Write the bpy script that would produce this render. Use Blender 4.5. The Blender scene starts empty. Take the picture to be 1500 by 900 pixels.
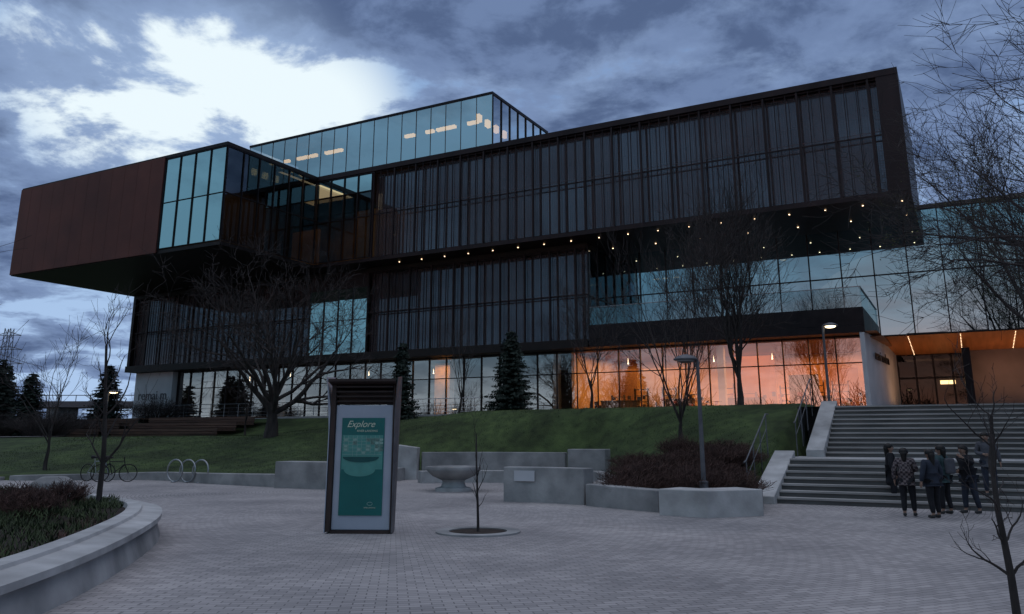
import bpy, math, random
from mathutils import Vector, Matrix
sc = bpy.context.scene
sc.view_settings.view_transform = 'Standard'
sc.view_settings.look = 'None'
sc.view_settings.exposure = 0
COL = sc.collection
P0 = (19.53, 46.0); U = (.8794, -.476); W = (.476, .8794)
BROT = math.atan2(-.476, .8794)
def uw(x, y):
    dx, dy = x - P0[0], y - P0[1]
    return dx*U[0]+dy*U[1], dx*W[0]+dy*W[1]
def xy(u, w): return P0[0]+u*U[0]+w*W[0], P0[1]+u*U[1]+w*W[1]

# ---------------------------------------------------------------- materials
def mat(name, c1, c2=None, scale=3.0, rough=.8, metal=0.0, bump=0.0, detail=6, spec=.3, stretch=None, blotch=0):
    m = bpy.data.materials.new(name); m.use_nodes = True
    nt = m.node_tree; N = nt.nodes; L = nt.links
    b = N['Principled BSDF']
    b.inputs['Roughness'].default_value = rough
    b.inputs['Metallic'].default_value = metal
    b.inputs['Specular IOR Level'].default_value = spec
    if c2 is None: c2 = tuple(x*.7 for x in c1)
    tc = N.new('ShaderNodeTexCoord'); mp = N.new('ShaderNodeMapping')
    L.new(tc.outputs['Object'], mp.inputs[0])
    if stretch: mp.inputs['Scale'].default_value = stretch
    nz = N.new('ShaderNodeTexNoise'); nz.inputs['Scale'].default_value = scale; nz.inputs['Detail'].default_value = detail
    L.new(mp.outputs[0], nz.inputs['Vector'])
    cr = N.new('ShaderNodeValToRGB')
    cr.color_ramp.elements[0].position = .35; cr.color_ramp.elements[1].position = .68
    cr.color_ramp.elements[0].color = (*c2, 1); cr.color_ramp.elements[1].color = (*c1, 1)
    L.new(nz.outputs[0], cr.inputs[0]); out = cr.outputs[0]
    if blotch:
        n3 = N.new('ShaderNodeTexNoise'); n3.inputs['Scale'].default_value = scale*.22; n3.inputs['Detail'].default_value = 5
        L.new(tc.outputs['Object'], n3.inputs['Vector'])
        mr = N.new('ShaderNodeMapRange'); mr.inputs[1].default_value=.35; mr.inputs[2].default_value=.65; mr.inputs[3].default_value=1-blotch; mr.inputs[4].default_value=1+blotch*.5
        L.new(n3.outputs[0], mr.inputs[0])
        mx = N.new('ShaderNodeVectorMath'); mx.operation='SCALE'; L.new(out, mx.inputs[0]); L.new(mr.outputs[0], mx.inputs['Scale']); out = mx.outputs[0]
    L.new(out, b.inputs['Base Color'])
    if bump:
        n2 = N.new('ShaderNodeTexNoise'); n2.inputs['Scale'].default_value = scale*8; n2.inputs['Detail'].default_value = 4
        L.new(mp.outputs[0], n2.inputs['Vector'])
        bp = N.new('ShaderNodeBump'); bp.inputs['Strength'].default_value = bump; bp.inputs['Distance'].default_value = .03
        L.new(n2.outputs[0], bp.inputs['Height']); L.new(bp.outputs[0], b.inputs['Normal'])
    return m
def emis(name, c, s):
    m = bpy.data.materials.new(name); m.use_nodes = True
    nt = m.node_tree; nt.nodes.clear()
    e = nt.nodes.new('ShaderNodeEmission'); o = nt.nodes.new('ShaderNodeOutputMaterial')
    e.inputs[0].default_value = (*c, 1); e.inputs[1].default_value = s
    nt.links.new(e.outputs[0], o.inputs[0]); return m
def glass(name, refl, tint, fac, rough=.0, scale=.25, bs=.06):
    m = bpy.data.materials.new(name); m.use_nodes = True
    nt = m.node_tree; N = nt.nodes; L = nt.links; N.clear()
    g = N.new('ShaderNodeBsdfGlossy'); g.inputs['Color'].default_value = (*refl, 1); g.inputs['Roughness'].default_value = rough
    t = N.new('ShaderNodeBsdfTransparent'); t.inputs[0].default_value = (*tint, 1)
    tc = N.new('ShaderNodeTexCoord')
    nz = N.new('ShaderNodeTexNoise'); nz.inputs['Scale'].default_value = scale; nz.inputs['Detail'].default_value = 2
    L.new(tc.outputs['Object'], nz.inputs['Vector'])
    bp = N.new('ShaderNodeBump'); bp.inputs['Strength'].default_value = bs; bp.inputs['Distance'].default_value = .08
    L.new(nz.outputs[0], bp.inputs['Height']); L.new(bp.outputs[0], g.inputs['Normal'])
    lw = N.new('ShaderNodeFresnel'); lw.inputs[0].default_value = 1.5
    ad = N.new('ShaderNodeMath'); ad.operation = 'ADD'; ad.use_clamp = True; ad.inputs[1].default_value = fac
    L.new(lw.outputs[0], ad.inputs[0])
    mx = N.new('ShaderNodeMixShader'); o = N.new('ShaderNodeOutputMaterial')
    L.new(ad.outputs[0], mx.inputs[0]); L.new(t.outputs[0], mx.inputs[1]); L.new(g.outputs[0], mx.inputs[2]); L.new(mx.outputs[0], o.inputs[0])
    return m

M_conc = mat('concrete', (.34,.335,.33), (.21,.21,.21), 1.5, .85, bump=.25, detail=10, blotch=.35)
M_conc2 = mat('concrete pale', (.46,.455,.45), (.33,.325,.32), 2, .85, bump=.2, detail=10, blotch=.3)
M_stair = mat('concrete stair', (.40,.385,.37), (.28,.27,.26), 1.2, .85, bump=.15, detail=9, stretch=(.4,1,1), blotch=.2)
M_riser_shade = mat('shaded stair riser', (.16,.155,.15), (.10,.098,.095), 1.5, .9, stretch=(.5,1,1), blotch=.3)  # same concrete as the treads, with the risers' shade put into the colour
M_dark = mat('dark metal', (.022,.018,.02), (.012,.01,.012), 2, .45, .5)
M_brownpanel = mat('copper panel', (.15,.05,.037), (.10,.035,.028), .35, .6, .2, detail=9, blotch=.2)
M_fin = mat('copper fin', (.035,.022,.023), (.018,.012,.013), .8, .5, .4, stretch=(1,1,.2))
M_soffit = mat('soffit dark', (.024,.017,.016), (.014,.011,.011), 1, .5, .3)
M_bark = mat('bark', (.06,.05,.046), (.025,.021,.02), 6, .95, bump=.5, stretch=(1,1,.25))
M_twig = mat('twig', (.065,.053,.05), (.033,.027,.027), 4, .95)
M_shrub = mat('shrub twig', (.10,.055,.045), (.045,.027,.024), 4, .95)
M_needle = mat('needles', (.03,.045,.035), (.012,.02,.016), 3, .9)
M_jun = mat('juniper', (.055,.075,.03), (.022,.03,.015), 3, .9)
M_soil = mat('soil', (.05,.035,.028), (.02,.015,.012), 5, .95, bump=.5)
M_white = mat('white wall', (.55,.55,.57), (.45,.45,.47), .7, .7)
M_steel = mat('steel', (.35,.36,.38), (.25,.26,.27), 4, .35, .8)
M_pole = mat('pole paint', (.14,.14,.15), (.09,.09,.1), 4, .5, .3)
M_wood = mat('timber', (.12,.07,.05), (.06,.035,.028), 2, .7, stretch=(.3,4,4))
M_orangewood = mat('wood soffit', (.50,.20,.08), (.36,.14,.05), 1, .5, stretch=(4,.3,1))
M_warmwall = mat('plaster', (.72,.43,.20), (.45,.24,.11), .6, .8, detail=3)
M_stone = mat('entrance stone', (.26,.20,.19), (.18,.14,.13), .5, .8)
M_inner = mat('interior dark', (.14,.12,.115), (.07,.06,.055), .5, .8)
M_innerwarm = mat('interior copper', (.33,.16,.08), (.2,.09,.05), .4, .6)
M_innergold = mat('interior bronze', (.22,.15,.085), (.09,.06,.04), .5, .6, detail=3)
M_lamp = emis('lamp glow', (1,.68,.4), 5)
M_lampw = emis('lamp white', (1,.78,.48), 5)
M_strip = emis('ceiling light', (1,.64,.28), 2.4)
M_path = mat('path', (.3,.29,.29), (.24,.23,.23), 2, .9)
G_cyan = glass('glass cyan', (.80,1.0,1.0), (.25,.3,.3), .66)
G_blue = glass('glass blue', (.66,.92,1.0), (.14,.18,.2), .62, bs=.03)
G_dark = glass('glass dark', (.38,.46,.50), (.6,.52,.45), .20)
G_door = glass('glass door', (.22,.20,.18), (.5,.42,.3), .08)
G_ground = glass('glass shopfront', (.95,.95,.95), (.95,.9,.85), .30)
G_top = glass('glass rooftop', (.85,.96,1.0), (.6,.6,.6), .6)
G_rail = glass('glass rail', (.6,.8,.85), (.55,.65,.68), .18)
G_screen = glass('glass behind screen', (.52,.52,.61), (.25,.25,.25), .42, bs=.02)

def perf():
    m = bpy.data.materials.new('perforated mesh'); m.use_nodes = True
    nt = m.node_tree; N = nt.nodes; L = nt.links
    b = N['Principled BSDF']; b.inputs['Base Color'].default_value = (.09,.065,.07,1); b.inputs['Roughness'].default_value = .5; b.inputs['Metallic'].default_value=.3
    o = N['Material Output']; t = N.new('ShaderNodeBsdfTransparent'); mx = N.new('ShaderNodeMixShader')
    tc = N.new('ShaderNodeTexCoord'); sp = N.new('ShaderNodeSeparateXYZ'); L.new(tc.outputs['Object'], sp.inputs[0])
    cb = N.new('ShaderNodeCombineXYZ'); L.new(sp.outputs[0], cb.inputs[0]); L.new(sp.outputs[2], cb.inputs[1])
    br = N.new('ShaderNodeTexBrick'); br.inputs['Scale'].default_value = 1; br.inputs['Brick Width'].default_value = 1.95; br.inputs['Row Height'].default_value = 3.7
    br.inputs['Mortar Size'].default_value = .02; br.inputs['Color1'].default_value = (.2,.2,.2,1); br.inputs['Color2'].default_value = (.42,.42,.42,1); br.inputs['Mortar'].default_value = (.8,.8,.8,1)
    br.offset = 0
    L.new(cb.outputs[0], br.inputs[0])
    vo = N.new('ShaderNodeTexVoronoi'); vo.inputs['Scale'].default_value = 7; vo.inputs['Randomness'].default_value=.15; L.new(cb.outputs[0], vo.inputs['Vector'])
    gt = N.new('ShaderNodeMath'); gt.operation = 'GREATER_THAN'; gt.inputs[1].default_value = .42; L.new(vo.outputs['Distance'], gt.inputs[0])
    ml = N.new('ShaderNodeMath'); ml.operation = 'MULTIPLY_ADD'; L.new(gt.outputs[0], ml.inputs[0]); ml.inputs[1].default_value = .3
    L.new(br.outputs[0], ml.inputs[2]); ml.use_clamp = True
    L.new(ml.outputs[0], mx.inputs[0]); L.new(t.outputs[0], mx.inputs[1]); L.new(b.outputs[0], mx.inputs[2]); L.new(mx.outputs[0], o.inputs[0])
    return m
M_perf = perf()

def paver():
    m = bpy.data.materials.new('brick pavers'); m.use_nodes = True
    nt = m.node_tree; N = nt.nodes; L = nt.links; b = N['Principled BSDF']
    tc = N.new('ShaderNodeTexCoord'); sp = N.new('ShaderNodeSeparateXYZ'); L.new(tc.outputs['Object'], sp.inputs[0])
    def mm(op, a, c=None):
        n = N.new('ShaderNodeMath'); n.operation = op
        for i, v in enumerate((a, c)):
            if v is None: continue
            if isinstance(v, (int, float)): n.inputs[i].default_value = v
            else: L.new(v, n.inputs[i])
        return n.outputs[0]
    x = mm('ADD', sp.outputs[0], 4.0); y = mm('ADD', sp.outputs[1], -29.0)
    r = mm('SQRT', mm('ADD', mm('MULTIPLY', x, x), mm('MULTIPLY', y, y)))
    a = mm('MULTIPLY', mm('ARCTAN2', x, y), 18.0)
    cb = N.new('ShaderNodeCombineXYZ'); L.new(a, cb.inputs[0]); L.new(r, cb.inputs[1])
    br = N.new('ShaderNodeTexBrick'); L.new(cb.outputs[0], br.inputs[0]); br.inputs['Scale'].default_value = 1
    br.inputs['Brick Width'].default_value = .22; br.inputs['Row Height'].default_value = .11; br.inputs['Mortar Size'].default_value = .007
    br.inputs['Color1'].default_value = (.40,.375,.365,1); br.inputs['Color2'].default_value = (.28,.265,.26,1); br.inputs['Mortar'].default_value = (.15,.14,.14,1)
    nz = N.new('ShaderNodeTexNoise'); nz.inputs['Scale'].default_value = .35; nz.inputs['Detail'].default_value = 9; L.new(tc.outputs['Object'], nz.inputs[0])
    cr = N.new('ShaderNodeValToRGB'); cr.color_ramp.elements[0].position=.3; cr.color_ramp.elements[1].position=.7
    cr.color_ramp.elements[0].color=(.62,.62,.64,1); cr.color_ramp.elements[1].color=(1.12,1.1,1.1,1); L.new(nz.outputs[0], cr.inputs[0])
    mx = N.new('ShaderNodeMix'); mx.data_type='RGBA'; mx.blend_type='MULTIPLY'; mx.inputs[0].default_value=1
    L.new(br.outputs[0], mx.inputs[6]); L.new(cr.outputs[0], mx.inputs[7]); L.new(mx.outputs[2], b.inputs['Base Color'])
    b.inputs['Roughness'].default_value=.75
    bp = N.new('ShaderNodeBump'); bp.inputs['Strength'].default_value=.3; bp.inputs['Distance'].default_value=.01; bp.invert=True
    L.new(br.outputs[1], bp.inputs['Height']); L.new(bp.outputs[0], b.inputs['Normal'])
    return m
M_paver = paver()
M_grass = mat('grass', (.055,.083,.026), (.028,.045,.015), 2.2, .95, bump=.9, detail=12, blotch=.4)
M_ground = mat('ground', (.1,.095,.08), (.06,.065,.045), .1, .95)

# ---------------------------------------------------------------- mesh builder
class MB:
    def __init__(s): s.v=[]; s.f=[]; s.m=[]
    def quad(s, a, b, c, d, mi=0):
        i=len(s.v); s.v += [tuple(a),tuple(b),tuple(c),tuple(d)]; s.f.append((i,i+1,i+2,i+3)); s.m.append(mi)
    def tri(s, a, b, c, mi=0):
        i=len(s.v); s.v += [tuple(a),tuple(b),tuple(c)]; s.f.append((i,i+1,i+2)); s.m.append(mi)
    def box(s, x0,x1,y0,y1,z0,z1, mi=0, M=None):
        i=len(s.v)
        P=[(x0,y0,z0),(x1,y0,z0),(x1,y1,z0),(x0,y1,z0),(x0,y0,z1),(x1,y0,z1),(x1,y1,z1),(x0,y1,z1)]
        if M: P=[tuple(M@Vector(p)) for p in P]
        s.v+=P
        for f in ((0,3,2,1),(4,5,6,7),(0,1,5,4),(1,2,6,5),(2,3,7,6),(3,0,4,7)):
            s.f.append(tuple(i+k for k in f)); s.m.append(mi)
    def path(s, pts, rad, n=6, closed=False, mi=0, cap=True):
        pts=[Vector(p) for p in pts]; k=len(pts)
        if not hasattr(rad,'__len__'): rad=[rad]*k
        a=None; i0=len(s.v)
        for j in range(k):
            if closed: t=pts[(j+1)%k]-pts[j-1]
            else: t=pts[min(j+1,k-1)]-pts[max(j-1,0)]
            t = t.normalized() if t.length>1e-9 else Vector((0,0,1))
            if a is None:
                ref=Vector((0,0,1)) if abs(t.z)<.9 else Vector((1,0,0))
                a=t.cross(ref).normalized()
            else:
                a=(a-t*a.dot(t)); a = a.normalized() if a.length>1e-6 else t.orthogonal().normalized()
            b=t.cross(a)
            for q in range(n):
                an=2*math.pi*q/n
                s.v.append(tuple(pts[j]+(a*math.cos(an)+b*math.sin(an))*rad[j]))
        for j in range(k if closed else k-1):
            for q in range(n):
                A=i0+j*n+q; B=i0+j*n+(q+1)%n; j2=(j+1)%k
                s.f.append((A,B,i0+j2*n+(q+1)%n,i0+j2*n+q)); s.m.append(mi)
        if cap and not closed and n>2:
            s.f.append(tuple(i0+q for q in range(n))[::-1]); s.m.append(mi)
            s.f.append(tuple(i0+(k-1)*n+q for q in range(n))); s.m.append(mi)
    def lathe(s, prof, n=24, mi=0, c=(0,0,0)):
        i0=len(s.v)
        for r,z in prof:
            for q in range(n):
                an=2*math.pi*q/n; s.v.append((c[0]+r*math.cos(an),c[1]+r*math.sin(an),c[2]+z))
        for j in range(len(prof)-1):
            for q in range(n):
                s.f.append((i0+j*n+q,i0+j*n+(q+1)%n,i0+(j+1)*n+(q+1)%n,i0+(j+1)*n+q)); s.m.append(mi)
        s.f.append(tuple(i0+q for q in range(n))[::-1]); s.m.append(mi)
        s.f.append(tuple(i0+(len(prof)-1)*n+q for q in range(n))); s.m.append(mi)
    def mesh(s, name, mats, smooth=False):
        me=bpy.data.meshes.new(name); me.from_pydata(s.v,[],s.f)
        if not isinstance(mats,(list,tuple)): mats=[mats]
        for m in mats: me.materials.append(m)
        me.polygons.foreach_set('material_index', s.m)
        if smooth: me.polygons.foreach_set('use_smooth',[True]*len(s.f))
        me.update(); return me
    def obj(s, name, mats, parent=None, loc=(0,0,0), rz=0, smooth=False, scale=1):
        return mkobj(name, s.mesh(name,mats,smooth), parent, loc, rz, scale)
def mkobj(name, me, parent=None, loc=(0,0,0), rz=0, scale=1):
    o=bpy.data.objects.new(name, me); COL.objects.link(o)
    o.location=loc; o.rotation_euler=(0,0,rz)
    o.scale=(scale,)*3 if not hasattr(scale,'__len__') else scale
    if parent: o.parent=parent
    return o
def tag(o, label, cat=None, group=None, kind=None):
    if label: o['label']=label
    if cat: o['category']=cat
    if group: o['group']=group
    if kind: o['kind']=kind
    return o
def bevel(o, w=.02, seg=2):
    b=o.modifiers.new('bevel','BEVEL'); b.width=w; b.segments=seg; b.limit_method='ANGLE'; return o
def text_mesh(body, size, extrude=.004, mat_=None, shear=0, align='CENTER', space=1):
    cu=bpy.data.curves.new('t','FONT'); cu.body=body; cu.size=size; cu.extrude=extrude; cu.shear=shear; cu.align_x=align; cu.space_character=space
    o=bpy.data.objects.new('t',cu); COL.objects.link(o)
    bpy.context.view_layer.update(); dg=bpy.context.evaluated_depsgraph_get()
    me=bpy.data.meshes.new_from_object(o.evaluated_get(dg)); bpy.data.objects.remove(o)
    me.materials.clear(); me.materials.append(mat_); return me
def copy_tree(root):
    n=root.copy(); COL.objects.link(n)
    for ch in root.children:
        c=ch.copy(); c.parent=n; COL.objects.link(c)
    return n
def boxmesh(name,sx,sy,sz,m):
    g=MB(); g.box(-sx/2,sx/2,-sy/2,sy/2,0,sz); return g.mesh(name,m)

# ---------------------------------------------------------------- terrain
FRONT=[(-110,46),(-45,38.5),(-21,35.3),(-14.4,35.7),(-11,32.6),(-8.1,30.7),(-6.2,30.0),(-5.2,33),(-4.6,37.0),(2.4,36.4),(2.9,33.0),(3.3,27),(2.2,23.1),(3.0,21.9),(3.8,20.9),(5.5,20.6),(6.2,22.4)]
sA=xy(-.75,-26.2); sB=xy(-.75,30)
POLY=FRONT+[sA,sB,(40,170),(-160,170),(-160,46)]
def inside(x,y):
    r=False; n=len(POLY)
    for i in range(n):
        x1,y1=POLY[i]; x2,y2=POLY[(i+1)%n]
        if (y1>y)!=(y2>y) and x < (x2-x1)*(y-y1)/(y2-y1)+x1: r=not r
    return r
def dfront(x,y):
    best=1e9
    for (x1,y1),(x2,y2) in zip(FRONT,FRONT[1:]):
        dx,dy=x2-x1,y2-y1; t=max(0,min(1,((x-x1)*dx+(y-y1)*dy)/(dx*dx+dy*dy)))
        d=math.hypot(x-x1-t*dx,y-y1-t*dy)
        if d<best: best=d
    return best
def interp(x,xs,ys):
    if x<=xs[0]: return ys[0]
    for i in range(len(xs)-1):
        if x<=xs[i+1]: return ys[i]+(ys[i+1]-ys[i])*(x-xs[i])/(xs[i+1]-xs[i])
    return ys[-1]
def sm(t): t=max(0,min(1,t)); return t*t*(3-2*t)
def H(x,y):
    if not inside(x,y): return -.3
    u,w=uw(x,y); d=dfront(x,y)
    wpl=interp(u,[-60,-35,-20,0],[-17,-17,-12,-15]); zpl=interp(u,[-60,-30,-18],[1.66,1.8,3.06])
    e=max(0,wpl-w); t=d/(d+e+.001)
    z=.15+(zpl-.15)*(.35*t+.65*sm(t))
    if u>-63: z=max(z, z+(3.08-z)*sm((w+10)/6.5))
    return z
g=MB(); st=.6; x0,x1,y0,y1=-110,31,18,112
nx=int((x1-x0)/st); ny=int((y1-y0)/st)
for j in range(ny+1):
    for i in range(nx+1):
        x=x0+i*st; y=y0+j*st; g.v.append((x,y,H(x,y)))
for j in range(ny):
    for i in range(nx):
        a=j*(nx+1)+i; f=(a,a+1,a+nx+2,a+nx+1)
        if max(g.v[k][2] for k in f)>-.2: g.f.append(f); g.m.append(0)
tag(g.obj('grass_slope',M_grass,smooth=True),'green lawn slope rising towards the museum',kind='structure')
g=MB(); g.quad((-2500,-2500,-.06),(2500,-2500,-.06),(2500,2500,-.06),(-2500,2500,-.06))
tag(g.obj('ground',M_ground),'open dark ground reaching the horizon',kind='structure')
g=MB(); g.quad((-60,-40,0),(60,-40,0),(60,44,0),(-60,44,0))
tag(g.obj('plaza_paving',M_paver),'grey mauve brick paved plaza in curved courses',kind='structure')
g=MB(); prev=None
for i in range(41):
    t=i/40; u=-92+t*48; w=-23+7*t
    ring=[]
    for k in range(5):
        ww=w+k*.55-1.1; X,Y=xy(u,ww); ring.append((X,Y,H(X,Y)+.06))
    if prev:
        for k in range(4): g.quad(prev[k],ring[k],ring[k+1],prev[k+1])
    prev=ring
tag(g.obj('footpath',M_path),'pale concrete footpath crossing the lawn',kind='structure')
g=MB(); rr=random.Random(77); cnt=0
while cnt<30000:
    x=rr.uniform(-26,9); y=rr.uniform(24,50)
    if not inside(x,y): continue
    z=H(x,y); cnt+=1
    if z<.3: continue
    an=rr.uniform(0,6.28); l=rr.uniform(.03,.07); dx,dy=math.cos(an)*.012,math.sin(an)*.012
    g.tri((x-dx,y-dy,z-.01),(x+dx,y+dy,z-.01),(x+rr.uniform(-.03,.03),y+rr.uniform(-.03,.03),z+l))
tag(g.obj('grass_blades',M_grass),'short grass blades covering the lawn slope',kind='stuff')
def frame(name, me_mb, mats, **k):
    return me_mb.obj(name, mats, loc=(P0[0],P0[1],0), rz=BROT, **k)
g=MB(); g.box(-63,-.75,-4.2,1.4,2.6,3.17)
tag(frame('terrace_paving',g,M_path),'paved concrete terrace strip along the museum front',kind='structure')
g=MB()
g.quad((-.75,-17.3,2.83),(26,-17.3,2.83),(26,14,3.19),(-.75,14,3.19)); g.quad((-.75,-17.3,0),(-.75,-17.3,2.83),(-.75,14,3.19),(-.75,14,0))
tag(frame('entrance_terrace',g,M_path),'paved entrance terrace at the top of the stairs',kind='structure')

# ---------------------------------------------------------------- stairs
def stair(u0,u1,w0,z0,n,rise,tread):
    g=MB()
    for i in range(n):
        a=w0+i*tread; z=z0+(i+1)*rise
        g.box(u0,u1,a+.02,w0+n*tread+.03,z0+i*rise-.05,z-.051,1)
        g.box(u0,u1,a-.02,a+tread+.019,z-.05,z,0)
    return g
root=bpy.data.objects.new('entrance_stairs',None); COL.objects.link(root); root.location=(P0[0],P0[1],0); root.rotation_euler=(0,0,BROT)
tag(root,'wide grey concrete stairs in two flights rising to the museum entrance','stairs')
stair(0,24,-26,0,7,.16,.38).obj('lower_flight',[M_stair,M_riser_shade],root)
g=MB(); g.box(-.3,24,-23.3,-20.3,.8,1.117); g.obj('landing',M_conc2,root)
stair(.6,24,-20.75,1.12,11,.1555,.32).obj('upper_flight',[M_stair,M_riser_shade],root)
def cheek(u0,u1,w0,w1,z0,z1,lift,base):
    g=MB(); P=[(w0-.35,base),(w0-.35,z0+lift),(w1+.2,z1+lift),(w1+.2,base)]
    g.v+= [(u0,a,b) for a,b in P]+[(u1,a,b) for a,b in P]
    g.f+=[(0,1,2,3),(7,6,5,4),(0,4,5,1),(1,5,6,2),(2,6,7,3)]; g.m+=[0]*5
    return g
bevel(cheek(-.6,-.0,-26,-23.0,0,1.14,.2,0).obj('side_wall',M_conc2,root),.02)
bevel(cheek(.05,.6,-20.75,-17.0,1.12,2.83,.22,.6).obj('side_wall',M_conc2,root),.02)
for (u,w0,z0,w1,z1) in ((-.85,-25.6,.15,-22.6,1.5),(-.25,-20.9,1.3,-17.2,2.9)):
    g=MB()
    for t in (0,.33,.67,1):
        ww=w0+(w1-w0)*t; zz=z0+(z1-z0)*t; g.path([(u,ww,zz-.4),(u,ww,zz+.92)],.018,6)
    g.path([(u,w0-.3,z0+.9),(u,w0,z0+.95),(u,w1,z1+.95),(u,w1+.4,z1+.95)],.022,6)
    g.path([(u,w0,z0+.5),(u,w1,z1+.5)],.012,6)
    g.obj('handrail',M_pole,root)

# ---------------------------------------------------------------- museum
mus=bpy.data.objects.new('museum_building',None); COL.objects.link(mus); mus.location=(P0[0],P0[1],0); mus.rotation_euler=(0,0,BROT)
tag(mus,'modern art museum of stacked copper mesh and glass boxes','museum')
def panes(u0,u1,w,z0,z1,du,zs,axis='u',tilt=.004,seed=1):
    g=MB(); rr=random.Random(seed); n=max(1,round((u1-u0)/du)); d=(u1-u0)/n
    zz=[z0]+zs+[z1]
    for i in range(n):
        for k in range(len(zz)-1):
            a,b=u0+i*d,u0+(i+1)*d; e=rr.uniform(-tilt,tilt); h=rr.uniform(-tilt,tilt)
            q=[(a,-e*d/2-h*.5),(b,e*d/2-h*.5),(b,e*d/2+h*.5),(a,-e*d/2+h*.5)]; zc=(zz[k],zz[k],zz[k+1],zz[k+1])
            if axis=='u': P=[(x,w+o,z) for (x,o),z in zip(q,zc)]
            else: P=[(w+o,x,z) for (x,o),z in zip(q,zc)]
            g.quad(*P)
    return g
def mulls(u0,u1,w,z0,z1,du,zs,axis='u',t=.035,dep=.09,out=-1):
    g=MB(); n=max(1,round((u1-u0)/du)); d=(u1-u0)/n
    def B(a,b,c0,c1,z,zz):
        if axis=='u': g.box(a,b,c0,c1,z,zz)
        else: g.box(c0,c1,a,b,z,zz)
    c0,c1=sorted((w+out*dep,w+out*.012))
    for i in range(n+1): B(u0+i*d-t,u0+i*d+t,c0,c1,z0,z1)
    c0b,c1b=sorted((w+out*(dep-.02),w+out*.015))
    for z in [z0+t]+zs+[z1-t]: B(u0+.001,u1-.001,c0b,c1b,z-t,z+t)
    return g
def screen(u0,u1,w,z0,z1,seed,step=.65):
    g=MB(); rr=random.Random(seed); x=u0; i=0
    zm=(z0+z1)/2
    while x<u1-.05:
        if i%3==0: g.box(x-.06,x+.06,w,w+.14,z0,z1)
        else: g.box(x-.02,x+.02,w+.02,w+.09,z0,z1)
        x+=step; i+=1
    for z in (z0+.05,zm,z1-.05): g.box(u0,u1,w+.145,w+.2,z-.045,z+.045)
    return g
# ---- ground hall
g=MB()
g.box(-62,13,1.2,14,2.9,3.2); g.box(-62,1.3,13.7,14,3.21,7.45); g.box(-62,-61.7,1.5,13.6,3.21,7.45)
hall=g.obj('ground_hall',[M_inner],mus)
panes(-57,.0,1.5,3.2,7.45,1.5,[5.9],seed=3,tilt=.008).obj('glazing',G_ground,hall)
mulls(-57,.0,1.5,3.2,7.45,1.5,[5.9],t=.03,dep=.1).obj('mullions',M_dark,hall)
for k,b in enumerate(((-18.4,.6,11.0,11.2,3.21,7.4),(-18.6,-18.4,1.9,11,3.21,7.4),(-15,-12,6,6.2,3.21,6.4),(-31.2,-29.6,4,4.2,3.21,7.3),(-9.2,-6.4,8.5,8.7,3.21,7.2),(-5.0,-3.2,5.5,5.7,3.21,5.6),(-17.6,-16.2,8,8.2,3.21,6.6),(-3,-1.2,9,9.2,3.21,6.2))):
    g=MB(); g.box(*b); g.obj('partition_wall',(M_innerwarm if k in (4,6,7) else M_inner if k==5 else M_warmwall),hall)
M_book=[mat('goods red',(.4,.1,.07),rough=.6),mat('goods cream',(.5,.42,.3),rough=.6),mat('goods blue',(.08,.14,.26),rough=.6),mat('goods dark',(.05,.04,.04),rough=.6)]
g=MB(); rr=random.Random(4)
for row in range(5):
    zb=3.25+row*.3
    for cu in range(70):
        a=-18+cu*.26
        if rr.random()<(.8,.7,.5,.3,.15)[row]:
            wv=2.6+1.1*(cu%4); g.box(a,a+rr.uniform(.08,.25),wv,wv+.3,zb,zb+rr.uniform(.1,.29),rr.choice((0,1,2,3,3,3)))
tag(g.obj('shop_goods',M_book,hall),None,kind='stuff')
for a,b,c in ((-17.2,-14.6,3.6),(-12.4,-10.6,2.9),(-8.6,-6.2,3.4),(-4.2,-2.2,3.0)):
    g=MB(); g.box(a,b,c,c+.6,3.22,4.1); g.box(a-.05,b+.05,c-.05,c+.65,4.101,4.15); g.obj('counter',M_inner,hall)
rr=random.Random(9)
for k in range(9):
    a=-17.4+k*1.9+rr.uniform(-.3,.3); c=rr.uniform(5,8); h=rr.uniform(1.2,2.2)
    g=MB()
    for zz in range(int(h/.42)+1): g.box(a,a+.9,c,c+.35,3.22+zz*.42,3.26+zz*.42)
    g.box(a-.03,a-.001,c,c+.35,3.22,3.3+h); g.box(a+.901,a+.93,c,c+.35,3.22,3.3+h); g.obj('display_shelf',M_book[3],hall)
pm=MB(); pm.lathe([(.04,-.03),(.06,0),(.03,.04),(.006,.4)],10); pme=pm.mesh('pendant_lamp',M_lampw)
for a,b in ((-16.4,7),(-10.4,8),(-6.4,8),(-22,7),(-26,6),(-34,8),(-40,7),(-48,6),(-54,7)):
    mkobj('pendant_lamp',pme,hall,(a,b,6.9))
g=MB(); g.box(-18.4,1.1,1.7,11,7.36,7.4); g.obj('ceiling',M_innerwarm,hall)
cme=boxmesh('column',.42,.42,4.14,M_white)
for a in (-54,-45.5,-37,-28.5,-20,-8.5): mkobj('column',cme,hall,(a,2.5,3.21))
g=MB(); g.box(-62.1,-57.15,.9,1.45,3.17,7.42); pan=g.obj('sign_panel',M_white,hall)
t=mkobj('lettering',text_mesh('remai m',1.15,.02,M_pole),pan,(-59.6,.87,5.0)); t.rotation_euler=(math.pi/2,0,0)
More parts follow.
